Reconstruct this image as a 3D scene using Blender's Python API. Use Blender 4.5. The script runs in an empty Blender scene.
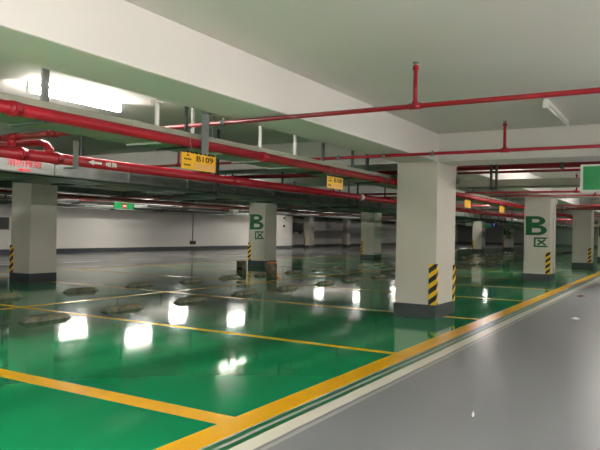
import bpy, bmesh, math, random
from mathutils import Vector, Matrix
random.seed(7)
COL = bpy.context.scene.collection
ZB, ZC = 2.293, 2.70          # beam soffit, ceiling slab
ORD = ['first', 'second', 'third', 'fourth', 'fifth', 'sixth', 'seventh', 'eighth', 'ninth', 'tenth',
       'eleventh', 'twelfth', 'thirteenth', 'fourteenth', 'fifteenth', 'sixteenth', 'seventeenth', 'eighteenth', 'nineteenth', 'twentieth']

# ------------------------------------------------------------------ materials
def lin(c):
    return tuple((v / 12.92 if v <= .04045 else ((v + .055) / 1.055) ** 2.4) for v in c)

def mat(name, rgb, rough=.6, metal=0., noise=0., nscale=6., bump=0., bscale=40., spec=.5, rgb2=None, rvar=0.):
    m = bpy.data.materials.new(name); m.use_nodes = True
    nt = m.node_tree; b = nt.nodes['Principled BSDF']
    c = lin([v / 255 for v in rgb])
    b.inputs['Base Color'].default_value = (*c, 1)
    b.inputs['Roughness'].default_value = rough
    b.inputs['Metallic'].default_value = metal
    b.inputs['Specular IOR Level'].default_value = spec
    tc = nt.nodes.new('ShaderNodeTexCoord')
    if noise or rgb2:
        n = nt.nodes.new('ShaderNodeTexNoise'); n.inputs['Scale'].default_value = nscale; n.inputs['Detail'].default_value = 5
        nt.links.new(tc.outputs['Object'], n.inputs['Vector'])
        r = nt.nodes.new('ShaderNodeValToRGB')
        r.color_ramp.elements[0].position = .3; r.color_ramp.elements[1].position = .7
        if rgb2: c2 = lin([v / 255 for v in rgb2])
        else: c2 = tuple(v * (1 - noise) for v in c)
        r.color_ramp.elements[0].color = (*c2, 1); r.color_ramp.elements[1].color = (*c, 1)
        nt.links.new(n.outputs['Fac'], r.inputs['Fac']); nt.links.new(r.outputs['Color'], b.inputs['Base Color'])
        if rvar:
            mp = nt.nodes.new('ShaderNodeMapRange')
            mp.inputs['To Min'].default_value = rough; mp.inputs['To Max'].default_value = rough + rvar
            nt.links.new(n.outputs['Fac'], mp.inputs['Value']); nt.links.new(mp.outputs['Result'], b.inputs['Roughness'])
    if bump:
        n2 = nt.nodes.new('ShaderNodeTexNoise'); n2.inputs['Scale'].default_value = bscale; n2.inputs['Detail'].default_value = 3
        nt.links.new(tc.outputs['Object'], n2.inputs['Vector'])
        bp = nt.nodes.new('ShaderNodeBump'); bp.inputs['Strength'].default_value = 1; bp.inputs['Distance'].default_value = bump
        nt.links.new(n2.outputs['Fac'], bp.inputs['Height']); nt.links.new(bp.outputs['Normal'], b.inputs['Normal'])
    return m

def emis(name, rgb, strength):
    m = mat(name, (245, 245, 240), .4)
    b = m.node_tree.nodes['Principled BSDF']
    b.inputs['Emission Color'].default_value = (*lin([v / 255 for v in rgb]), 1)
    b.inputs['Emission Strength'].default_value = strength
    return m

def floor_mat(name, rgb, rgb2, r0, r1, bump, coat=0., spec=.5):
    """glossy epoxy: slightly wavy film whose polish varies in patches"""
    m = mat(name, rgb, r0, spec=spec)
    nt = m.node_tree; b = nt.nodes['Principled BSDF']
    tc = [n for n in nt.nodes if n.type == 'TEX_COORD'][0]
    n = nt.nodes.new('ShaderNodeTexNoise'); n.inputs['Scale'].default_value = .55; n.inputs['Detail'].default_value = 4
    nt.links.new(tc.outputs['Object'], n.inputs['Vector'])
    mp = nt.nodes.new('ShaderNodeMapRange')
    mp.inputs['From Min'].default_value = .35; mp.inputs['From Max'].default_value = .7
    mp.inputs['To Min'].default_value = r0; mp.inputs['To Max'].default_value = r1
    nt.links.new(n.outputs['Fac'], mp.inputs['Value']); nt.links.new(mp.outputs['Result'], b.inputs['Roughness'])
    if not bump: return m
    n2 = nt.nodes.new('ShaderNodeTexNoise'); n2.inputs['Scale'].default_value = 2.2; n2.inputs['Detail'].default_value = 3
    n2.inputs['Roughness'].default_value = .45
    nt.links.new(tc.outputs['Object'], n2.inputs['Vector'])
    bp = nt.nodes.new('ShaderNodeBump'); bp.inputs['Strength'].default_value = 1; bp.inputs['Distance'].default_value = bump
    nt.links.new(n2.outputs['Fac'], bp.inputs['Height']); nt.links.new(bp.outputs['Normal'], b.inputs['Normal'])
    if coat:
        b.inputs['Coat Weight'].default_value = coat; b.inputs['Coat Roughness'].default_value = .02
        nt.links.new(bp.outputs['Normal'], b.inputs['Coat Normal'])
    return m

def stripes_mat():
    m = mat('yellow_black_stripes', (230, 180, 20), .45); nt = m.node_tree; b = nt.nodes['Principled BSDF']
    tc = nt.nodes.new('ShaderNodeTexCoord'); sp = nt.nodes.new('ShaderNodeSeparateXYZ')
    nt.links.new(tc.outputs['Object'], sp.inputs[0])
    def mth(op, a, bb):
        n = nt.nodes.new('ShaderNodeMath'); n.operation = op
        for i, v in enumerate((a, bb)):
            if isinstance(v, (int, float)): n.inputs[i].default_value = v
            else: nt.links.new(v, n.inputs[i])
        return n.outputs[0]
    a = mth('ADD', sp.outputs['Z'], mth('MULTIPLY', sp.outputs['Y'], .75))
    a = mth('SUBTRACT', a, mth('MULTIPLY', sp.outputs['X'], .75))
    fr = mth('FRACT', mth('DIVIDE', mth('ADD', a, 20.03), .155), 0)
    gt = mth('GREATER_THAN', fr, .52)
    mx = nt.nodes.new('ShaderNodeMix'); mx.data_type = 'RGBA'
    nt.links.new(gt, mx.inputs[0])
    mx.inputs[6].default_value = (*lin([v / 255 for v in (22, 22, 24)]), 1)
    mx.inputs[7].default_value = (*lin([v / 255 for v in (248, 200, 20)]), 1)
    nt.links.new(mx.outputs[2], b.inputs['Base Color'])
    return m

def edge_mat():
    """hand painted lines between the yellow bay edge and the grey lane: green / pale lines with ragged edges"""
    m = mat('lane_edge_paint', (215, 215, 205), .3, bump=.001, bscale=8); nt = m.node_tree; b = nt.nodes['Principled BSDF']
    tc = nt.nodes.new('ShaderNodeTexCoord'); sp = nt.nodes.new('ShaderNodeSeparateXYZ')
    nt.links.new(tc.outputs['Object'], sp.inputs[0])
    n = nt.nodes.new('ShaderNodeTexNoise'); n.inputs['Scale'].default_value = 1.1; n.inputs['Detail'].default_value = 6
    n.inputs['Roughness'].default_value = .65
    nt.links.new(tc.outputs['Object'], n.inputs['Vector'])
    mr = nt.nodes.new('ShaderNodeMapRange'); mr.inputs['From Min'].default_value = 2.02; mr.inputs['From Max'].default_value = 2.34
    nt.links.new(sp.outputs['Y'], mr.inputs['Value'])
    mu = nt.nodes.new('ShaderNodeMath'); mu.operation = 'MULTIPLY_ADD'; mu.inputs[1].default_value = .10; mu.inputs[2].default_value = -.05
    nt.links.new(n.outputs['Fac'], mu.inputs[0])
    ad = nt.nodes.new('ShaderNodeMath'); nt.links.new(mr.outputs[0], ad.inputs[0]); nt.links.new(mu.outputs[0], ad.inputs[1])
    r = nt.nodes.new('ShaderNodeValToRGB'); cr = r.color_ramp; cr.interpolation = 'CONSTANT'
    W = (222, 219, 205); G = (20, 104, 64); GY = (128, 130, 130); LG = (172, 176, 172)
    stops = [(0, LG), (.10, GY), (.19, W), (.555, G), (.70, LG), (.79, G), (.93, LG)]
    while len(cr.elements) < len(stops): cr.elements.new(.5)
    for e, (p, c) in zip(cr.elements, stops): e.position = p; e.color = (*lin([v / 255 for v in c]), 1)
    nt.links.new(ad.outputs[0], r.inputs['Fac']); nt.links.new(r.outputs['Color'], b.inputs['Base Color'])
    return m

M = dict(
    ceil=mat('ceiling_paint', (218, 215, 210), .85, noise=.06, nscale=.8, bump=.002, bscale=3),
    beam=mat('beam_paint', (222, 218, 214), .8, noise=.05, nscale=.9, bump=.002, bscale=4),
    col=mat('column_paint', (208, 203, 192), .7, noise=.06, nscale=2, bump=.0015, bscale=12),
    wall=mat('wall_paint', (208, 206, 200), .45, noise=.06, nscale=.5, bump=.002, bscale=6),
    darkwall=mat('grey_wall_paint', (130, 132, 130), .6, noise=.1, nscale=.5),
    plinth=mat('plinth_paint', (70, 76, 80), .35, noise=.15, nscale=5),
    green=floor_mat('green_epoxy', (25, 140, 88), (20, 130, 80), .055, .11, .0005, spec=.27),
    grey=mat('grey_epoxy', (128, 132, 136), .34),
    road=floor_mat('road_grey_epoxy', (112, 114, 114), (100, 102, 102), .12, .25, .0012),
    yellow=mat('yellow_line_paint', (240, 182, 4), .26, rgb2=(234, 170, 6), nscale=3, bump=.0012, bscale=3),
    white=mat('white_line_paint', (215, 215, 210), .3, noise=.1),
    edge=edge_mat(), stripe=stripes_mat(),
    red=mat('red_pipe_paint', (168, 14, 38), .34, noise=.25, nscale=4, bump=.001, bscale=30),
    dred=mat('dark_red_pipe_paint', (128, 14, 26), .35, noise=.25, nscale=4),
    tray=mat('beige_grey_tray', (158, 158, 142), .5, noise=.15, nscale=3),
    dtray=mat('dark_galvanised_tray', (92, 100, 94), .4, metal=.4, noise=.3, nscale=5),
    galv=mat('galvanised_duct', (138, 144, 140), .42, metal=.55, noise=.35, nscale=4, bump=.004, bscale=5),
    steel=mat('grey_strut_steel', (128, 132, 130), .5, metal=.3, noise=.2, nscale=10),
    dsteel=mat('dark_strut_steel', (70, 76, 72), .5, metal=.3, noise=.2, nscale=10),
    wsteel=mat('white_rod_paint', (222, 224, 218), .5),
    lettergreen=mat('green_letter_paint', (14, 96, 52), .5),
    signyellow=mat('yellow_sign_enamel', (240, 184, 18), .45, noise=.06, nscale=8),
    signpeach=mat('peach_sign_panel', (226, 168, 98), .5),
    ink=mat('dark_brown_ink', (66, 26, 12), .6),
    black=mat('black_rubber', (26, 27, 26), .6, noise=.3, nscale=14),
    rubber=mat('dusty_rubber', (150, 150, 132), .8, rgb2=(92, 95, 82), nscale=9, bump=.004, bscale=30),
    patch=mat('worn_yellow_patch', (168, 152, 84), .8, rgb2=(118, 116, 90), nscale=14),
    exitgreen=mat('green_sign_face', (12, 140, 74), .35, rgb2=(16, 128, 68), nscale=4),
    frame=mat('pale_sign_frame', (205, 212, 206), .4),
    nored=mat('red_sign_disc', (200, 26, 40), .5), signwhite=mat('white_sign_paint', (235, 235, 230), .5),
    blue=mat('blue_sign_face', (20, 60, 190), .4),
    post=mat('olive_brown_post', (146, 138, 108), .6, rgb2=(92, 86, 64), nscale=8),
    orange=mat('orange_cap', (224, 140, 84), .6),
    tube=emis('lit_tube', (255, 249, 242), 52.), filltube=emis('fill_lamp_tube', (255, 249, 242), 110.), fix=mat('white_fixture', (230, 230, 224), .4),  # the stronger emitter only serves the added, unseen fill lamps
    dimtube=mat('unlit_tube_glass', (225, 226, 220), .25),
    wire=mat('thin_white_wire', (200, 196, 190), .5),
    paper=mat('white_paper_scrap', (230, 230, 226), .8), leaf=mat('brown_debris', (120, 84, 66), .8),
)

# ------------------------------------------------------------------ mesh helpers
def box(bm, x0, x1, y0, y1, z0, z1, mi=0, bev=0.):
    vs = [bm.verts.new((x, y, z)) for x in (x0, x1) for y in (y0, y1) for z in (z0, z1)]
    fs = []
    for f in ((0, 1, 3, 2), (4, 6, 7, 5), (0, 4, 5, 1), (2, 3, 7, 6), (0, 2, 6, 4), (1, 5, 7, 3)):
        fc = bm.faces.new([vs[i] for i in f]); fc.material_index = mi; fs.append(fc)
    if bev:
        es = {e for f in fs for e in f.edges}
        bmesh.ops.bevel(bm, geom=list(es), offset=bev, segments=2, affect='EDGES', profile=.5)

def tube_seg(bm, a, b, r, n=16, cap=True, r2=None, smooth=True):
    a, b = Vector(a), Vector(b); d = (b - a).normalized()
    u = d.orthogonal().normalized(); v = d.cross(u); r2 = r if r2 is None else r2
    A = [bm.verts.new(a + (u * math.cos(t) + v * math.sin(t)) * r) for t in [2 * math.pi * i / n for i in range(n)]]
    B = [bm.verts.new(b + (u * math.cos(t) + v * math.sin(t)) * r2) for t in [2 * math.pi * i / n for i in range(n)]]
    for i in range(n):
        f = bm.faces.new((A[i], A[(i + 1) % n], B[(i + 1) % n], B[i])); f.smooth = smooth
    if cap: bm.faces.new(A[::-1]); bm.faces.new(B)

def sweep(bm, pts, r, n=14):
    """round tube along a polyline"""
    P = [Vector(p) for p in pts]; rings = []
    up = Vector((0.123, .31, .94)).normalized()
    for i, p in enumerate(P):
        d = ((P[i + 1] - p) if i == 0 else (p - P[i - 1]) if i == len(P) - 1 else (P[i + 1] - p).normalized() + (p - P[i - 1]).normalized()).normalized()
        u = d.cross(up).normalized(); v = d.cross(u)
        rings.append([bm.verts.new(p + (u * math.cos(2 * math.pi * k / n) + v * math.sin(2 * math.pi * k / n)) * r) for k in range(n)])
    for a, b in zip(rings, rings[1:]):
        for k in range(n):
            f = bm.faces.new((a[k], a[(k + 1) % n], b[(k + 1) % n], b[k])); f.smooth = True
    bm.faces.new(rings[0][::-1]); bm.faces.new(rings[-1])

def obj(name, bm, mats, parent=None, label=None):
    me = bpy.data.meshes.new(name)
    bmesh.ops.recalc_face_normals(bm, faces=bm.faces[:])
    bm.to_mesh(me); bm.free()
    for m in (mats if isinstance(mats, (list, tuple)) else [mats]): me.materials.append(m)
    o = bpy.data.objects.new(name, me); COL.objects.link(o)
    if parent: o.parent = parent
    if label: o['label'] = label
    return o

def new(): return bmesh.new()
def quick(name, mats, parent, *boxes, bev=0., label=None):
    bm = new()
    for b in boxes: box(bm, *b, bev=bev)
    return obj(name, bm, mats, parent, label)
def pipe(name, m, parent, a, b, r, n=16, label=None):
    bm = new(); tube_seg(bm, a, b, r, n); return obj(name, bm, m, parent, label)

def thing(name, label, cat, loc=(0, 0, 0), group=None):
    o = bpy.data.objects.new(name, None); o.empty_display_size = .2; COL.objects.link(o); o.location = loc
    o['label'] = label; o['category'] = cat
    if group: o['group'] = group
    return o
def tag(o, label, cat, group=None):
    o['label'] = label; o['category'] = cat
    if group: o['group'] = group
    return o
def struct(name, bm, m):
    o = obj(name, bm, m); o['kind'] = 'structure'; return o

def kids(o): return [c for c in bpy.data.objects if c.parent == o]
def dup(root, loc, label, rz=0.):
    r = root.copy(); COL.objects.link(r); r.location = loc; r.rotation_euler = (0, 0, rz); r['label'] = label
    for ch in kids(root):
        c = ch.copy(); COL.objects.link(c); c.parent = r
        for g in kids(ch):
            d = g.copy(); COL.objects.link(d); d.parent = c
    return r

def text_obj(name, body, w, h, m, parent, loc, face, thick=.0015, bold=0., label=None):
    """lettering fitted to w x h, standing upright; face '-x' or '-y' = the side it is read from; loc = left bottom corner"""
    cu = bpy.data.curves.new('t', 'FONT'); cu.body = body; cu.extrude = thick; cu.offset = bold
    t = bpy.data.objects.new('t', cu); COL.objects.link(t); bpy.context.view_layer.update()
    me = bpy.data.meshes.new_from_object(t.evaluated_get(bpy.context.evaluated_depsgraph_get()))
    bpy.data.objects.remove(t); bpy.data.curves.remove(cu)
    xs = [v.co.x for v in me.vertices]; ys = [v.co.y for v in me.vertices]
    sx, sy = w / (max(xs) - min(xs)), h / (max(ys) - min(ys)); x0, y0 = min(xs), min(ys)
    for v in me.vertices:
        a, b_, c = (v.co.x - x0) * sx, (v.co.y - y0) * sy, v.co.z
        v.co = (loc[0] - c, loc[1] - a, loc[2] + b_) if face == '-x' else (loc[0] + a, loc[1] - c, loc[2] + b_)
    me.materials.clear(); me.materials.append(m)
    o = bpy.data.objects.new(name, me); COL.objects.link(o); o.parent = parent
    if label: o['label'] = label
    return o

# ------------------------------------------------------------------ setting
LINES = [.2] + [3.365, 6.2, 9.42, 12.6, 15.6, 18.7, 21.85, 25.0, 28.1, 31.2, 34.3, 37.4, 40.5, 43.6, 46.7, 49.8, 52.9, 56, 59.1, 62.2]
X0, X1, YR, YL = -6., 80., -5.5, 24.5
bm = new()
xs = sorted({X0, X1} | {round(v, 3) for l in LINES for v in (l - (.095 if l < 4 else .06), l + (.095 if l < 4 else .06))})
xs = [X0] + [x for x in xs if x > X0]
ysl = [YR, 2.02, 2.335, 2.54, 8.55, 8.68, 15.02, 15.15, YL]
grid = [[bm.verts.new((x, y, 0)) for y in ysl] for x in xs]
for i in range(len(xs) - 1):
    xm = (xs[i] + xs[i + 1]) / 2; online = any(abs(xm - l) < .09 for l in LINES)
    for j in range(len(ysl) - 1):
        ym = (ysl[j] + ysl[j + 1]) / 2
        if ym < 2.02: mi = 1
        elif ym < 2.335: mi = 3
        elif ym < 2.54 or 8.55 < ym < 8.68 or 15.02 < ym < 15.15: mi = 2
        elif ym < 15.02: mi = 2 if online else 0
        else: mi = 4
        f = bm.faces.new((grid[i][j], grid[i + 1][j], grid[i + 1][j + 1], grid[i][j + 1])); f.material_index = mi
fl = struct('floor', bm, [M['green'], M['grey'], M['yellow'], M['edge'], M['road']])

bm = new(); box(bm, X0, X1, YR, YL, ZC, ZC + .2); struct('ceiling', bm, M['ceil'])
bm = new(); box(bm, X0, X1, YL, YL + .25, 0, ZC); struct('wall_left', bm, M['wall'])
bm = new(); box(bm, X0, X1, YL - .03, YL, 0, .2); struct('baseboard_left', bm, M['plinth'])
bm = new(); box(bm, X0, X1, YR - .25, YR, 0, ZC); struct('wall_right', bm, M['wall'])
bm = new(); box(bm, X1, X1 + .25, YR, YL, 0, ZC); struct('wall_far', bm, M['darkwall'])
bm = new(); box(bm, X0 - .25, X0, YR, YL, 0, ZC); struct('wall_back', bm, M['wall'])
bm = new(); box(bm, X1 - .03, X1, YR, YL, 0, .25); struct('baseboard_far', bm, M['plinth'])
# painted dashes on the far road
bm = new()
for k in range(-2, 12):
    x = 14.6 + k * 3.0; box(bm, x, x + 1.6, 18.0, 18.1, 0, .002)
struct('road_dashes', bm, M['white'])

# beams: long ones over the column rows, cross ones at each column line
COLX = [9.04, 18.35, 27.4, 36.3, 45.0, 54.0, 63.0]
for (y0, y1) in ((3.08, 3.67), (12.07, 12.72), (20.9, 21.4)):
    bm = new(); box(bm, X0, X1, y0, y1, ZB, ZC, bev=.008); struct('ceiling_beam', bm, M['beam'])
for x in [-.9] + COLX + [72]:
    for ya, yb in ((YR, 3.08), (3.67, 12.07), (12.72, 20.9), (21.4, YL)):
        bm = new(); box(bm, x, x + .64, ya, yb, ZB, ZC); struct('ceiling_beam', bm, M['beam'])

# ------------------------------------------------------------------ columns
def guard_mesh(w1, w2, z0, z1, corner):
    """L-shaped rubber guard, origin at the column corner; corner 'r' wraps -x/-y, 'l' wraps -x/+y, 'b' wraps +x/-y"""
    bm = new(); t = .012
    if corner == 'r': box(bm, -t, 0, -t, w1, z0, z1); box(bm, 0, w2, -t, 0, z0, z1)
    elif corner == 'l': box(bm, -t, 0, -w1, t, z0, z1); box(bm, 0, w2, 0, t, z0, z1)
    else: box(bm, -w2, t, -t, 0, z0, z1); box(bm, 0, t, 0, w1, z0, z1)
    return bm

def qu_glyph(parent, y_left, z0, w, h):
    """the character for 'zone' painted under the B (open box with a cross)"""
    bm = new(); s = .17 * h; x0, x1 = -.003, -.0005
    def bar(a, b, t):   # a,b in 0..1 glyph coords (right, up)
        ax, az = y_left - a[0] * w, z0 + a[1] * h; bx, bz = y_left - b[0] * w, z0 + b[1] * h
        d = Vector((0, bx - ax, bz - az)).normalized(); p = Vector((0, -d.z, d.y)) * t / 2
        q = [Vector((0, ax, az)) + p, Vector((0, ax, az)) - p, Vector((0, bx, bz)) - p, Vector((0, bx, bz)) + p]
        lo = [bm.verts.new((x1, v.y, v.z)) for v in q]; hi = [bm.verts.new((x0, v.y, v.z)) for v in q]
        bm.faces.new(lo); bm.faces.new(hi[::-1])
        for k in range(4): bm.faces.new((lo[k], lo[(k + 1) % 4], hi[(k + 1) % 4], hi[k]))
    bar((0, .93), (.97, .93), s); bar((.07, 0), (.07, 1), s * 1.1); bar((0, .07), (1, .07), s)
    bar((.28, .76), (.86, .22), s * 1.05); bar((.82, .78), (.26, .22), s * 1.05)
    return obj('zone_character', bm, M['lettergreen'], parent, 'painted green Chinese character reading zone')

def letter_b(parent, y_left, z0, w, h):
    """bold capital B built from a stem and two half-ring bowls"""
    bm = new(); x0, x1 = -.003, -.0005
    def prism(q):
        lo = [bm.verts.new((x1, y_left - a * w, z0 + b * h)) for a, b in q]; hi = [bm.verts.new((x0, y_left - a * w, z0 + b * h)) for a, b in q]
        bm.faces.new(lo); bm.faces.new(hi[::-1])
        for k in range(len(q)): bm.faces.new((lo[k], lo[(k + 1) % len(q)], hi[(k + 1) % len(q)], hi[k]))
    prism([(0, 0), (.3, 0), (.3, 1), (0, 1)])
    for cz, ro, xo, xr in ((.265, .265, .55, .45), (.76, .24, .52, .40)):
        ri = ro - .15; n = 16
        for za, zb in ((cz - ro, cz - ri), (cz + ri, cz + ro)): prism([(.3, za), (xo, za), (xo, zb), (.3, zb)])
        for k in range(n):
            a, b = -math.pi / 2 + math.pi * k / n, -math.pi / 2 + math.pi * (k + 1) / n
            xi = xr - .27
            prism([(xo + xi * math.cos(a), cz + ri * math.sin(a)), (xo + xr * math.cos(a), cz + ro * math.sin(a)),
                   (xo + xr * math.cos(b), cz + ro * math.sin(b)), (xo + xi * math.cos(b), cz + ri * math.sin(b))])
    bmesh.ops.remove_doubles(bm, verts=bm.verts[:], dist=.0002)
    return obj('zone_letter', bm, M['lettergreen'], parent, 'large painted green letter B')

def column(x, y, w, d, label, guard='r', letter=False, conduit=False, second=False):
    t = thing('concrete_column', label, 'column', (x, y, 0), 'painted concrete columns')
    quick('shaft', M['col'], t, (0, w, 0, d, .195, ZB), bev=.006)
    quick('plinth', M['plinth'], t, (-.012, w + .012, -.012, d + .012, 0, .2), bev=.004, label='dark grey painted band around the foot')
    if guard == 'r':
        g = obj('corner_guard', guard_mesh(.105, .06, .2, .8, 'r'), M['stripe'], t, 'yellow and black striped corner guard')
    elif guard == 'l':
        g = obj('corner_guard', guard_mesh(.10, .06, .2, .8, 'l'), M['stripe'], t, 'yellow and black striped corner guard'); g.location = (0, d, 0)
    if second:
        g = obj('corner_guard', guard_mesh(.10, .09, .2, .76, 'b'), M['stripe'], t, 'yellow and black striped corner guard'); g.location = (w, 0, 0)
    if letter:
        letter_b(t, d - .04, 1.25, .56, .52)
        qu_glyph(t, d - .26, .93, .36, .26)
    if conduit:
        bm = new(); sweep(bm, [(w * .55, -.03, .2), (w * .55, -.03, 1.95), (w * .6, -.03, 2.05), (w * .95, -.03, 2.22), (w * .95, -.03, ZB)], .02)
        obj('conduit', bm, M['frame'], t, 'pale conduit running up the side face')
    return t

column(9.04, 3.08, .89, .63, 'big plain white column nearest the camera with two striped guards', 'r', second=True)
column(18.35, 3.08, .9, .68, 'tall white column with large green B sign and pale side conduit, right of the nearest column', 'r', True, True)
column(27.4, 3.08, .9, .68, 'plain white column just right of and behind the large B column', 'r')
column(36.3, 3.08, .9, .68, 'pale column cut off by the right edge of the photo', 'r', True)
column(8.87, 12.07, .68, .66, 'plain pale column at the left edge with dark foot and striped guard', 'l')
column(17.9, 12.07, .72, .66, 'column with green B sign standing behind the two short bollards', 'l', True)
column(26.8, 12.07, .8, .66, 'plain column left of the big near column, striped guard on its left edge', 'l')
column(45.0, 12.07, .9, .66, 'small far plain column seen just right of the big near column', 'l')
column(54.0, 12.07, .9, .66, 'small far column with green B between the near column and large B column', 'l', True)
column(35.9, 12.07, .8, .66, 'column almost hidden behind the big near column', 'l')
# far structures along the road
column(39.6, 22.9, .7, .4, 'white pillar with a striped guard left of the far recess', 'l')
column(45.6, 22.9, .7, .4, 'narrow white pillar with striped guard at the end of the far wall', 'l')

# jutting wall blocks beyond the road
def block(x0, x1, y0, label, m):
    t = thing('wall_block', label, 'wall', (x0, y0, 0))
    quick('block_body', m, t, (0, x1 - x0, 0, YL - y0, 0, ZB))
    quick('skirting', M['plinth'], t, (-.01, x1 - x0 + .01, -.012, 0, 0, .2))
    return t
t = block(35.4, 37.5, 23.0, 'white wall block standing just right of the B column behind the bollards', M['wall'])
quick('switch_box', M['dsteel'], t, (.9, 1.05, -.05, 0, 1.45, 1.6)); quick('switch_box', M['dsteel'], t, (.9, 1.05, -.05, 0, 2.0, 2.1))
t = thing('hose_cabinet', 'grey cabinet hanging on the far wall between white block and pillar', 'cabinet', (39.5, YL, 1.0))
quick('cabinet_body', M['dsteel'], t, (0, 1.6, -.25, 0, .15, .75), bev=.01)
quick('cabinet_shelf', M['steel'], t, (-.05, 1.65, -.3, 0, .75, .8), (.2, .3, -.2, 0, 0, .15), (1.3, 1.4, -.2, 0, 0, .15))

# wall conduit with socket, left wall sign
t = thing('socket_conduit', 'thin dark conduit dropping to a black box on the long far wall', 'conduit', (28.8, YL, .0))
pipe('conduit_tube', M['dsteel'], t, (0, -.03, .5), (0, -.03, 2.1), .022)
quick('socket_box', M['black'], t, (-.22, .22, -.1, 0, .32, .52), bev=.01)
t = thing('notice_board', 'dark green-grey notice board on the far wall, left edge', 'board', (15.6, YL, 1.06))
quick('board_panel', M['dsteel'], t, (0, 1.35, -.03, 0, 0, .48))
quick('board_frame', M['steel'], t, (-.03, 1.38, -.04, -.001, -.03, 0), (-.03, 1.38, -.04, -.001, .48, .51))

# ------------------------------------------------------------------ wheel stops and bollards
def stop_proto():
    t = thing('wheel_stop', 'x', 'wheel stop', (0, 0, 0), 'rubber wheel stops')
    L, W, H = .72, .17, .068
    bm = new()
    prof = [(-W / 2, 0), (-W / 2, .03), (-W * .28, H), (W * .28, H), (W / 2, .03), (W / 2, 0)]
    secs = [(-L / 2, .35), (-L / 2 + .09, 1), (L / 2 - .09, 1), (L / 2, .35)]
    rings = [[bm.verts.new((x, y * (.8 + .2 * s), z * s)) for y, z in prof] for x, s in secs]
    for a, b in zip(rings, rings[1:]):
        for k in range(len(prof)): bm.faces.new((a[k], a[(k + 1) % len(prof)], b[(k + 1) % len(prof)], b[k]))
    bm.faces.new(rings[0][::-1]); bm.faces.new(rings[-1])
    obj('rubber_body', bm, M['rubber'], t)
    for s in (-1, 1):      # slanted reflective patches on both long slopes
        for c in (-.2, .0, .2):
            bm = new(); off = .003
            def P(x, f):
                y = (W / 2) * (1 - f) + (W * .28) * f; z = .03 + (H - .03) * f
                n = Vector((0, s * (H - .03), W * .22)).normalized()
                return Vector((x, s * y, z)) + n * off
            q = [P(c - .06, .15), P(c + .02, .15), P(c + .08, .9), P(c - .0, .9)]
            v = [bm.verts.new(p) for p in q]; w = [bm.verts.new(p - Vector((0, s * .006, .002))) for p in q]
            bm.faces.new(v); bm.faces.new(w[::-1])
            for k in range(4): bm.faces.new((v[k], v[(k + 1) % 4], w[(k + 1) % 4], w[k]))
            obj('reflective_patch', bm, M['patch'], t)
    return t
proto = None
def place_stop(x, y, label, far=False):
    global proto
    if proto is None:
        proto = stop_proto(); proto.location = (x, y, 0); proto['label'] = label; return proto
    r = proto.copy(); COL.objects.link(r); r.location = (x, y, 0); r['label'] = label
    r.rotation_euler = (0, 0, random.uniform(-.03, .03))
    if far: r['group'] = 'far rubber wheel stops'
    for ch in kids(proto):
        if far and ch.name.startswith('reflective'): continue
        c = ch.copy(); COL.objects.link(c); c.parent = r
    return r
for ri, (yy, rown) in enumerate(((7.25, 'nearer'), (9.85, 'farther'))):
    for k in range(1, len(LINES) - 1):
        a, b = LINES[k], LINES[k + 1]
        for side, x in (('left', a + (.72 if ri == 0 else .5)), ('right', b - (.93 if k > 1 else .62) - .1 * ri)):
            if ri == 0 and x < 5: continue
            if ri == 1 and x < 6.3: continue
            far = x > 30
            if far: lab = 'small dark wheel stop in the distant part of the %s row' % rown
            else: lab = 'dusty rubber wheel stop, %s one of the %s pair from left, %s row' % (side, ORD[k - 1], rown)
            place_stop(x + random.uniform(-.03, .03), yy + random.uniform(-.04, .04), lab, far)

t = thing('bollard', 'short olive-brown round bollard with a dark slot, left of the two', 'bollard', (14.45, 10.5, 0))
bm = new(); tube_seg(bm, (0, 0, 0), (0, 0, .36), .14, 24); obj('post', bm, M['post'], t)
quick('slot', M['black'], t, (-.147, .05, -.1, .03, .13, .2))
bm = new(); tube_seg(bm, (0, 0, .36), (0, 0, .375), .15, 24); obj('rim', bm, M['rubber'], t)
t = thing('bollard', 'short olive-brown round bollard with an orange top, right of the two', 'bollard', (14.1, 9.27, 0))
bm = new(); tube_seg(bm, (0, 0, 0), (0, 0, .37), .14, 24); obj('post', bm, M['post'], t)
bm = new(); tube_seg(bm, (0, 0, .37), (0, 0, .41), .145, 24, r2=.11); obj('cap', bm, M['orange'], t, 'orange top')
quick('foot_bracket', M['orange'], t, (.1, .22, -.12, -.04, 0, .05))

# litter on the lane
def scrap(name, x, y, s, m, label, cat):
    bm = new(); n = 7; vs = []
    for i in range(n):
        a = 2 * math.pi * i / n; r = s * random.uniform(.6, 1)
        vs.append(bm.verts.new((x + math.cos(a) * r, y + math.sin(a) * r, random.uniform(.004, .03))))
    c = bm.verts.new((x, y, .045)); d = bm.verts.new((x, y, .002))
    for i in range(n):
        bm.faces.new((vs[i], vs[(i + 1) % n], c)); bm.faces.new((vs[(i + 1) % n], vs[i], d))
    tag(obj(name, bm, m), label, cat)
scrap('paper_scrap', 10.31, 1.36, .075, M['paper'], 'crumpled white paper scrap lying on the grey lane', 'litter')
scrap('dry_leaf', 14.28, 1.78, .13, M['leaf'], 'brown crumpled debris on the grey lane beyond the paper scrap', 'litter')
scrap('paper_fleck', 4.38, 1.21, .014, M['paper'], 'tiny white fleck on the grey lane near the camera', 'litter')

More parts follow.
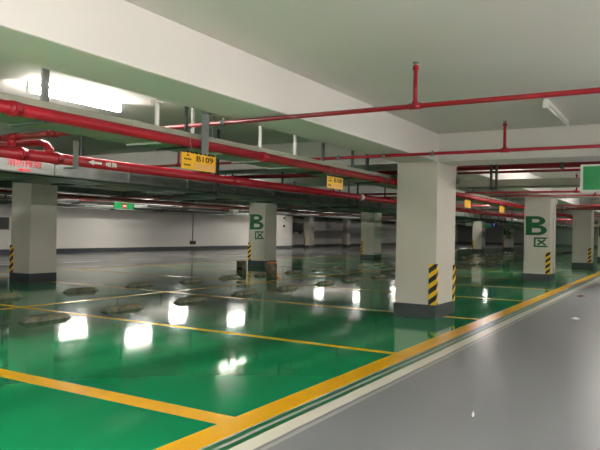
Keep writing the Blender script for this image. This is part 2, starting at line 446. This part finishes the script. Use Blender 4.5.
# ------------------------------------------------------------------ pipes along the hall
# P1: main pipe beside the near beam
RP1 = .045
p1 = thing('fire_main_pipe', 'thick red pipe running beside the near beam above the yellow bay signs', 'pipe', (0, 3.82, 2.02))
pipe('pipe_run', M['red'], p1, (-3, 0, 0), (8.95, 0, 0), RP1, 24)
pipe('pipe_run', M['red'], p1, (8.95, 0, 0), (60, 0, 0), RP1, 24)
def coupling(parent, x, r, m, w=.09):
    bm = new(); tube_seg(bm, (x - w / 2, 0, 0), (x + w / 2, 0, 0), r * 1.09, 24)
    tube_seg(bm, (x - w * .22, 0, 0), (x + w * .22, 0, 0), r * 1.16, 24)
    for s in (-1, 1): box(bm, x - .02, x + .02, s * r * 1.05, s * r * 1.4, -.018, .018) if s > 0 else box(bm, x - .02, x + .02, -r * 1.4, -r * 1.05, -.018, .018)
    return obj('coupling', bm, m, parent)
for x in (2.66, 5.6, 8.6, 11.6, 14.6, 17.6): coupling(p1, x, RP1, M['red'])

# cable tray behind P1 with its hangers
tr = thing('cable_tray', 'wide beige-grey cable tray hung right behind the nearest thick red pipe', 'cable tray', (0, 3.9, 2.0))
quick('tray_channel', M['tray'], tr, (-3, 8.95, 0, .4, 0, .012), (-3, 8.95, 0, .012, 0, .13), (-3, 8.95, .388, .4, 0, .13))
quick('tray_channel', M['tray'], tr, (8.95, 55, 0, .4, 0, .012), (8.95, 55, 0, .012, 0, .13), (8.95, 55, .388, .4, 0, .13))
for x in [1.4 + 2.4 * k for k in range(20)]:
    quick('tray_joint', M['tray'], tr, (x, x + .1, -.006, .406, -.006, .0), (x, x + .1, -.006, 0, 0, .135))
def hanger(x, y, w, m, ztop, label, zbot=.0, tee=False, front=False):
    bx = [(x - w / 2, x + w / 2, y - .012, y + .012, zbot, ztop - 2.0)]
    if tee: bx.append((x - .045, x + .045, y - .03, y + .03, ztop - 2.02, ztop - 2.0))
    bx.append((x - w / 2, x + w / 2, min(y, 0), max(y, .4), zbot - .015, zbot)) if not front else None
    return quick('hanger', m, tr, *bx, label=label)
hanger(2.58, .03, .045, M['dsteel'], ZC, 'dark strut', tee=True, zbot=-.004)
hanger(2.98, .03, .055, M['steel'], ZC, 'grey strut', zbot=-.004)
hanger(4.14, .05, .03, M['wsteel'], 2.355, 'white rod with plate', tee=True, zbot=-.004)
quick('hanger', M['steel'], tr, (4.135, 4.145, .045, .055, .355, ZC - 2.0))
hanger(4.5, .03, .03, M['dsteel'], ZC, 'dark strut', zbot=-.004)
hanger(5.0, .38, .03, M['wsteel'], ZC, 'white rod', zbot=-.004)
hanger(5.7, .03, .028, M['wsteel'], ZC, 'white rod with plate', tee=True, zbot=-.004)
hanger(6.42, .03, .035, M['wsteel'], ZC, 'white rod', zbot=-.004)
hanger(7.1, .03, .05, M['dsteel'], ZC, 'dark strut', zbot=-.004)
hanger(7.95, .03, .035, M['dsteel'], ZC, 'dark strut', zbot=-.004)
hanger(8.8, .2, .08, M['dsteel'], ZC, 'dark strut', zbot=-.004)
for x in [10.9 + 3 * k for k in range(12)]:
    if not any(cx - .1 < x < cx + .75 for cx in COLX): hanger(x, .03, .05, M['dsteel'], ZC, 'dark strut', zbot=-.004)
# flat strut passing in front of the pipe, down to the B109 sign
st = tag(quick('strut', M['steel'], None, (4.50, 4.59, 3.735, 3.748, 1.925, ZB + .02), (4.50, 4.59, 3.672, 3.748, ZB + .0, ZB + .03)),
         'flat grey steel strut from the near beam down to the B109 sign', 'strut')

# P2: second main pipe, further in and lower
RP2 = .053
p2 = thing('fire_main_pipe', 'thick red pipe lower and farther than the first, with white arrow marking', 'pipe', (0, 5.22, 1.90))
pipe('pipe_run', M['red'], p2, (-3, 0, 0), (60, 0, 0), RP2, 24)
coupling(p2, 10.95, RP2, M['wsteel'], .12)['label'] = 'pale dusty coupling'
for x in (3.15, 3.72, 4.1, 6.9, 14.0, 18.0): coupling(p2, x, RP2, M['red'])
# white arrow and characters on the pipe
def arrow(name, parent, x0, x1, h, y, z, m, label):
    bm = new(); xm = x0 + (x1 - x0) * .4; pts = [(x0, 0), (xm, h / 2), (xm, h * .22), (x1, h * .22), (x1, -h * .22), (xm, -h * .22), (xm, -h / 2)]
    A = [bm.verts.new((px, y, z + pz)) for px, pz in pts]; B = [bm.verts.new((px, y + .004, z + pz)) for px, pz in pts]
    bm.faces.new(A); bm.faces.new(B[::-1])
    for k in range(len(pts)): bm.faces.new((A[k], B[k], B[(k + 1) % 7], A[(k + 1) % 7]))
    return obj(name, bm, m, parent, label)
arrow('arrow_marking', p2, 4.45, 4.62, .055, -RP2 - .005, 0, M['wsteel'], 'white flow arrow')
text_obj('pipe_lettering', '喷淋', .15, .055, M['wsteel'], p2, (4.68, -RP2 - .003, -.03), '-y', .001, .01, 'white Chinese characters reading sprinkler')
for x in [3.3 + 3.2 * k for k in range(12)]:
    pipe('hanger_rod', M['steel'], p2, (x, 0, RP2), (x, 0, ZC - 1.90), .012, 8) if not any(cx - .1 < x < cx + .75 for cx in COLX) else None
quick('hanger', M['steel'], p2, (4.25, 4.31, -RP2 - .02, -RP2 - .008, -.075, .19), (4.25, 4.31, -RP2 - .02, RP2 + .02, -.085, -.073), label='flat bright steel strut')

# branch pipes meeting P2 (left edge)
b0 = thing('branch_pipe', 'slim red branch pipe crossing above the lower red main at left edge', 'pipe', (3.62, 0, 2.03))
bm = new(); sweep(bm, [(0, 4.36, .01), (0, 6.3, .01)], .026); obj('pipe_run', bm, M['red'], b0)
bm = new(); tube_seg(bm, (0, 5.22, -.07), (0, 5.22, .03), .036); tube_seg(bm, (0, 5.12, .01), (0, 5.32, .01), .036); obj('tee_fitting', bm, M['red'], b0)
bm = new(); tube_seg(bm, (0, 4.6, .01), (0, 4.7, .01), .034); obj('coupling', bm, M['red'], b0)
b1 = thing('branch_pipe', 'short red pipe with an elbow dropping onto the lower red main', 'pipe', (4.02, 0, 1.99))
bm = new(); sweep(bm, [(0, 6.3, .06), (0, 5.45, .06), (0, 5.33, .055), (0, 5.26, .035), (0, 5.22, -.0), (0, 5.22, -.04)], .034); obj('pipe_run', bm, M['red'], b1)
bm = new(); tube_seg(bm, (0, 5.22, -.05), (0, 5.22, .0), .045); obj('collar', bm, M['red'], b1)

# cross sprinkler pipes
def sprinkler(x, y0, y1, z, risers, label, m, coups=(), r=.02):
    t = thing('sprinkler_pipe', label, 'pipe', (x, 0, z))
    bm = new(); tube_seg(bm, (0, y0, 0), (0, y1, 0), r, 14); obj('pipe_run', bm, m, t)
    for y in risers:
        bm = new(); tube_seg(bm, (0, y, 0), (0, y, .31), r * .9, 14)
        tube_seg(bm, (0, y, .29), (0, y, .325), r * 1.25, 14); rs = obj('riser', bm, m, t)
        bm = new(); tube_seg(bm, (0, y, .322), (0, y, .345), .008, 10); tube_seg(bm, (0, y, .345), (0, y, .352), .026, 14)
        for k in (-1, 1): box(bm, -.003, .003, y + k * .014 - .002, y + k * .014 + .002, .335, .347)
        obj('sprinkler_head', bm, M['steel'], t)
        bm = new(); tube_seg(bm, (0, y - .05, 0), (0, y + .05, 0), r * 1.3, 14); tube_seg(bm, (0, y, 0), (0, y, .04), r * 1.25, 14)
        obj('tee_fitting', bm, m, t)
    for y in coups:
        bm = new(); tube_seg(bm, (0, y - .025, 0), (0, y + .025, 0), r * 1.35, 14); tube_seg(bm, (0, y, r * 1.2), (0, y, r * 1.2 + .02), .006, 8)
        obj('pipe_clip', bm, M['steel'], t)
    return t
sprinkler(4.85, -4.5, 4.72, 2.262, (1.85, -1.25, -4.2), 'nearest thin red sprinkler pipe crossing the whole frame under the ceiling', M['red'], (3.78,))
sprinkler(7.85, -4.5, 11.5, 2.262, (1.85, -1.25, 7.0), 'second thin red sprinkler pipe, passing in front of the big near column', M['red'], (2.75, 3.42, 4.1, 4.95))
xs_ = [13.2, 16.2, 21.5, 24.6, 31, 34, 40, 43, 49, 52]
for i, x in enumerate(xs_):
    sprinkler(x, -4.5, 20.5, 2.2 if i else 2.10, (1.75, 7.0, 17.0), 'thin red cross pipe, %s one beyond the big near column' % ORD[i], M['red'] if i % 2 == 0 else M['dred'])

# thick and thin cross mains plus beige cross tray behind the first cross beam
c1 = thing('cross_main_pipe', 'thick dark red cross pipe right behind the near cross beam', 'pipe', (10.0, 0, 2.285))
bm = new(); tube_seg(bm, (0, YR, 0), (0, 3.08, 0), .04, 20); obj('pipe_run', bm, M['dred'], c1)
quick('pipe_clamp', M['dsteel'], c1, (-.055, .055, 1.5, 1.55, -.052, .07)); quick('hanger', M['dsteel'], c1, (-.01, .01, 1.51, 1.54, .07, ZC - 2.285))
c2 = thing('cross_pipe', 'thinner dark red cross pipe just under the thick one', 'pipe', (10.02, 0, 2.21))
bm = new(); tube_seg(bm, (0, 1.13, 0), (0, 3.08, 0), .02, 16); tube_seg(bm, (0, 1.15, -.12), (0, 1.15, .0), .018, 12); obj('pipe_run', bm, M['dred'], c2)
c3 = thing('cable_tray', 'beige-grey cross cable tray below the red cross pipes, left of green sign', 'cable tray', (10.0, 0, 1.975))
quick('tray_channel', M['tray'], c3, (0, .012, YR, 3.06, 0, .12), (0, .3, YR, 3.06, 0, .012), (.288, .3, YR, 3.06, 0, .12))
for y in (2.535, 2.455, -1.6):
    quick('hanger', M['dsteel'], c3, (-.08, -.05, y - .018, y + .018, -.04, ZC - 1.975), (-.08, .33, y - .018, y + .018, -.04, -.02))
c5 = thing('cross_main_pipe', 'dark red cross pipe left of and behind the big near column', 'pipe', (10.0, 0, 2.25))
bm = new(); tube_seg(bm, (0, 3.72, 0), (0, 12.0, 0), .035, 16); obj('pipe_run', bm, M['dred'], c5)
for y in (4.7, 7.7): pipe('hanger_rod', M['steel'], c5, (0, y, .03), (0, y, ZC - 2.25), .012, 8)
c4 = thing('cross_main_pipe', 'thick dark red cross pipe far back at right, above the farther column', 'pipe', (20.4, 0, 2.09))
bm = new(); tube_seg(bm, (0, YR, 0), (0, 3.0, 0), .05, 16); obj('pipe_run', bm, M['dred'], c4)
for y in (-2, 1, 2.6): pipe('hanger_rod', M['steel'], c4, (0, y, .04), (0, y, ZC - 2.09), .012, 8)

# galvanised duct and more trays/pipes deeper in
du = thing('air_duct', 'long grey galvanised air duct with flanges and red lettering behind the lower red pipe', 'duct', (0, 6.5, 1.79))
quick('duct_body', M['galv'], du, (-3, 55, 0, .8, .04, .25))
for k in range(46):
    x = -2.1 + 1.2 * k
    quick('flange', M['galv'], du, (x - .018, x + .018, -.025, .825, .015, .275))
for k in range(0, 46, 4):
    x = -1.5 + 1.2 * k
    if any(cx - .1 < x < cx + .75 for cx in COLX): continue
    quick('hanger', M['steel'], du, (x - .02, x + .02, -.06, -.035, -.05, ZC - 1.79), (x - .02, x + .02, -.06, .86, -.07, -.05))
text_obj('duct_lettering', '消防排烟', .44, .095, M['red'], du, (4.46, -.002, .125), '-y', .001, .01, 'red Chinese characters reading fire smoke exhaust')
arrow('arrow_marking', du, 4.58, 4.76, .04, -.004, .09, M['nored'], 'red flow arrow')

def run_tray(y, z, w, h, label, m, x0=-3, x1=60, step=3.0):
    t = thing('cable_tray', label, 'cable tray', (0, y, z))
    quick('tray_channel', m, t, (x0, x1, 0, w, 0, .012), (x0, x1, 0, .012, 0, h), (x0, x1, w - .012, w, 0, h))
    k = 0; x = x0 + 1
    while x < min(x1, 45):
        if not any(cx - .1 < x < cx + .75 for cx in COLX):
            quick('hanger', M['dsteel'], t, (x - .02, x + .02, -.03, -.005, -.03, ZC - z), (x - .02, x + .02, -.03, w + .03, -.03, -.0))
        x += step
def run_pipe(y, z, r, label, m, x0=-3, x1=60, step=3.0):
    t = thing('overhead_pipe', label, 'pipe', (0, y, z))
    bm = new(); tube_seg(bm, (x0, 0, 0), (x1, 0, 0), r, 16); obj('pipe_run', bm, m, t)
    x = x0 + 2.2
    while x < min(x1, 45):
        if not any(cx - .1 < x < cx + .75 for cx in COLX): pipe('hanger_rod', M['steel'], t, (x, 0, r), (x, 0, ZC - z), .012, 8)
        x += step
run_tray(5.86, 1.775, .55, .025, 'thin dark flat tray just below and before the grey duct', M['dtray'], step=4.7)
run_tray(8.3, 1.94, .7, .1, 'dark flat cable tray beyond the grey duct, over the left column', M['dtray'])
run_tray(9.8, 2.02, .6, .12, 'second dark cable tray beyond the grey duct', M['dtray'])
run_tray(11.0, 2.1, .5, .12, 'dark tray hung just before the middle column row', M['dtray'])
run_pipe(10.7, 2.1, .05, 'red pipe among the dark trays near the middle column row', M['dred'])
run_tray(13.6, 2.12, .5, .14, 'dark tray hung just behind the middle column row', M['dtray'])
run_pipe(14.8, 2.1, .03, 'thin red pipe beyond the middle column row', M['dred'])
run_pipe(15.3, 2.12, .06, 'silver insulated pipe beyond the middle column row', M['galv'])
run_pipe(18.2, 2.2, .02, 'thin red pipe over the far grey road', M['dred'])
run_tray(19.0, 2.1, .4, .1, 'dark tray over the far grey road', M['dtray'])
run_tray(23.3, 2.1, .6, .12, 'dark green-grey tray running along the top of the far wall', M['dtray'])

# ------------------------------------------------------------------ lamps
def lamp_proto():
    t = thing('tube_lamp', 'x', 'lamp', (0, 0, ZC), 'ceiling tube lamps')
    quick('batten', M['fix'], t, (-.62, .62, -.022, .022, -.035, .004), bev=.004)
    pipe('tube', M['tube'], t, (-.60, 0, -.075), (.60, 0, -.075), .034, 14)
    for s in (-1, 1): quick('end_holder', M['fix'], t, (s * .61 - .012, s * .61 + .012, -.02, .02, -.11, -.03))
    return t
lp = lamp_proto()
def lamp(x, y, label):
    if lamp.first: lp.location = (x, y, ZC); lp['label'] = label; lamp.first = False; return lp
    return dup(lp, (x, y, ZC), label)
lamp.first = True
lamp(4.72, 5.68, 'glowing white tube lamp on the ceiling at upper left')
ROWS = (('partly added ceiling row just beyond the near beam', [(.6, 5.4), (21.3, 5.6), (30.5, 5.6), (39.6, 5.6), (48, 5.6), (58, 5.6), (70, 4)]),  # first and last are unseen lamps added to brighten bays and far end
        ('partly added ceiling row in front of the middle columns', [(-2.5, 9), (5.5, 11.0), (15.15, 11.3), (22.2, 10.75), (29.5, 10.8), (43.0, 11.2), (70, 12), (76, 8)]),  # first and the farthest pair are added fill for dim floor and far end
        ('partly added ceiling row behind the middle columns', [(16.6, 16.5), (22.2, 16.4), (34.2, 16.4), (41, 17), (48, 17), (60, 16), (74, 16)]),  # far lamps added to lighten the pillars and the dark end of the hall
        ('partly added ceiling row over the far road', [(4, 19.4), (10.0, 19.4), (16.0, 19.2), (22.4, 19.8), (28.5, 19.6), (35.2, 19.6), (66, 19.5)]),  # last lamp is added fill for the dark end of the road
        ('added fill row close to the far wall', [(11, 21.95), (22, 21.95), (34, 21.95)]),  # added row, hidden behind the beam, to brighten the far wall
        ('ceiling row over the near grey lane', [(14.3, 1.3), (21.5, 1.3), (30.5, 1.3), (39.5, 1.3)]))
for rn, spots in ROWS:
    for i, (x, y) in enumerate(spots):
        lamp(x, y, 'lit tube lamp in the %s, %s from left' % (rn, ORD[i]))
# unseen fill lamps added behind and beside the camera to brighten ceiling and soffits
hp = thing('fill_tube_lamp', 'x', 'lamp', (0, 0, 1.85), 'added hanging fill lamps')
quick('batten', M['fix'], hp, (-.62, .62, -.02, .02, .035, .055))
pipe('tube', M['filltube'], hp, (-.60, 0, 0), (.60, 0, 0), .03, 14)
for q in (-1, 1):
    quick('end_holder', M['fix'], hp, (q * .61 - .012, q * .61 + .012, -.02, .02, -.03, .04)); pipe('hanger_rod', M['steel'], hp, (q * .5, 0, .05), (q * .5, 0, ZC - 1.85), .006, 8)
FILL = [(-.3, 1.9), (-.5, 4.9), (-2.6, -1.2), (1.2, -1.4), (5.0, -2.4), (9.9 + 1, -2.6), (15, -2.6), (-2.0, -4)]
for i, (x, y) in enumerate(FILL):
    lab = 'added unseen fill lamp beside or behind the camera, %s one' % ORD[i]
    if i == 0: hp.location = (x, y, 1.85); hp['label'] = lab
    else: dup(hp, (x, y, 1.85), lab)
# unlit tube lamp right of the near sprinkler riser
t = thing('tube_lamp', 'unlit thin white tube lamp on the ceiling at upper right', 'lamp', (7.85, 1.265, ZC))
quick('batten', M['fix'], t, (-.70, .70, -.02, .02, -.045, 0), bev=.004)
pipe('tube', M['dimtube'], t, (-.68, 0, -.07), (.68, 0, -.07), .014, 12)
for s in (-1, 1): quick('end_holder', M['fix'], t, (s * .69 - .015, s * .69 + .015, -.03, .03, -.095, -.02))

# ------------------------------------------------------------------ signs
def bay_sign(x, code, label, small=True, y=3.745, z=1.775, w=.47, h=.16):
    t = thing('bay_sign', label, 'sign', (x, y, z), 'yellow bay number signs')
    quick('sign_plate', M['signyellow'], t, (0, w, -.004, .004, 0, h))
    for k in range(8):
        quick('edge_clip', M['black'], t, (.01 + k * w / 8, .01 + k * w / 8 + .028, -.007, .007, h - .006, h + .014))
    quick('blank_panel', M['signpeach'], t, (w * .36, w * .96, -.006, -.004, h * .06, h * .42))
    if code:
        text_obj('bay_number', code, w * .5, h * .34, M['ink'], t, (w * .42, -.0055, h * .53), '-y', .001, .014)
        for zz, a, b in ((.78, .14, .22), (.55, .07, .28), (.2, .06, .26)):
            n = 2 if b - a < .1 else 4
            for q in range(n):
                s = (b - a) / n
                quick('small_character', M['ink'], t, (w * (a + q * s), w * (a + q * s + s * .7), -.006, -.004, h * zz, h * (zz + .1)))
    for xx in (w * .3, w * .72):       # thin wires looped over the pipe
        bm = new(); cy, cz = 3.82 - y, 2.02 - z
        pts = [(xx, 0, h)] + [(xx + .05 * (i / 8), cy - math.cos(math.pi * i / 8 * 1.0) * (RP1 + .006), cz + math.sin(math.pi * i / 8) * (RP1 + .006)) for i in range(9)]
        sweep(bm, pts, .0025, 6); obj('tie_wire', bm, M['wire'], t)
    return t
bay_sign(4.235, 'B109', 'yellow sign reading B109 hung under the thick red pipe', z=1.77, h=.148)
bay_sign(6.89, 'B108', 'yellow bay sign hung farther along the red pipe, left of the big column', w=.42, h=.15, z=1.78)
bay_sign(12.65, '', 'small yellow sign just right of the big near column', w=.42)
bay_sign(15.5, '', 'small yellow sign between the near column and the large B column', w=.45)

t = thing('exit_sign', 'green rectangular hanging sign with pale frame at the right edge', 'sign', (8.0, 0, 1.755))
bm = new(); box(bm, -.03, .03, -.06, 1.025, 0, .32, bev=.02); obj('sign_frame', bm, M['frame'], t)
quick('sign_face', M['exitgreen'], t, (-.034, -.029, -.03, .99, .025, .295), bev=.002)
for y in (.2,): pipe('hanger_rod', M['steel'], t, (0, y, .32), (0, y, ZC - 1.755), .008, 8)
pipe('hanger_rod', M['steel'], t, (0, .02, .32), (0, .02, ZC - 1.755), .008, 8)

t = thing('no_entry_sign', 'green sign with red no entry disc hanging before the far wall', 'sign', (16.75, 18.0, 1.91))
quick('sign_plate', M['exitgreen'], t, (0, .95, -.02, .02, 0, .25))
bm = new(); tube_seg(bm, (.48, -.028, .125), (.48, -.02, .125), .11, 28, smooth=False); obj('red_disc', bm, M['nored'], t)
quick('white_bar', M['signwhite'], t, (.40, .56, -.034, -.028, .105, .145))
quick('pale_rim', M['frame'], t, (0, .95, -.024, -.0, -.012, 0), (0, .95, -.024, 0, .25, .262))
for x in (.1, .85): pipe('hanger_rod', M['steel'], t, (x, 0, .26), (x, 0, ZC - 1.91), .01, 8)
t = thing('junction_box', 'pale box hanging right of the no entry sign', 'box', (17.85, 18.0, 2.0))
quick('box_body', M['frame'], t, (0, .5, -.1, .1, 0, .12), bev=.01)
for x in (.1, .4): pipe('hanger_rod', M['steel'], t, (x, 0, .12), (x, 0, ZC - 2.0), .01, 8)
t = thing('junction_box', 'small cream box hanging among the pipes left of the B column', 'box', (21.2, 16.0, 1.94))
quick('box_body', M['signwhite'], t, (0, .4, -.1, .1, 0, .12), bev=.01)
for x in (.1, .3): pipe('hanger_rod', M['steel'], t, (x, 0, .12), (x, 0, ZC - 1.94), .01, 8)

def far_sign(px_y, x, y, z, w, h, m, label, arrow_=False):
    t = thing('hanging_sign', label, 'sign', (x, y, z))
    quick('sign_plate', m, t, (-.02, .02, -w, 0, 0, h))
    if arrow_:
        bm = new(); tube_seg(bm, (-.025, -w * .5, h * .22), (-.025, -w * .5, h * .75), .035, 6); obj('arrow_marking', bm, M['signwhite'], t)
    for yy in (-.05, -w + .05): pipe('hanger_rod', M['steel'], t, (0, yy, h), (0, yy, ZC - z), .012, 8)
far_sign(0, 33, 8.39, 1.655, .31, .19, M['blue'], 'small blue sign with white arrow hanging far away', True)
far_sign(0, 33, 8.74, 1.57, .32, .15, M['exitgreen'], 'small green sign left of the far blue sign')
far_sign(0, 33, 9.70, 1.66, .34, .18, M['signwhite'], 'small white sign left of the small far column')

# ------------------------------------------------------------------ camera, world, view
yaw, pitch, roll, f, h = math.radians(30.868), math.radians(.488), math.radians(1.1588), 640.45, 1.25
cy, sy, cp, sp = math.cos(yaw), math.sin(yaw), math.cos(pitch), math.sin(pitch)
fw = Vector((cy * cp, sy * cp, sp)); r = Vector((sy, -cy, 0)); u = r.cross(fw)
c, s = math.cos(roll), math.sin(roll)
R = c * r + s * u; U = -s * r + c * u
cam = bpy.data.objects.new('camera', bpy.data.cameras.new('camera')); COL.objects.link(cam)
cam.matrix_world = Matrix(((R.x, U.x, -fw.x, 0), (R.y, U.y, -fw.y, 0), (R.z, U.z, -fw.z, h), (0, 0, 0, 1)))
cam.data.sensor_width = 36; cam.data.lens = f / 600 * 36; cam.data.clip_end = 300; cam.data.clip_start = .05
bpy.context.scene.camera = cam
w = bpy.data.worlds.new('world'); bpy.context.scene.world = w; w.use_nodes = True
w.node_tree.nodes['Background'].inputs[0].default_value = (.5, .55, .5, 1); w.node_tree.nodes['Background'].inputs[1].default_value = 0.0
vs = bpy.context.scene.view_settings
vs.view_transform = 'Standard'; vs.look = 'None'; vs.gamma = 1; vs.use_curve_mapping = False; vs.exposure = 1.3
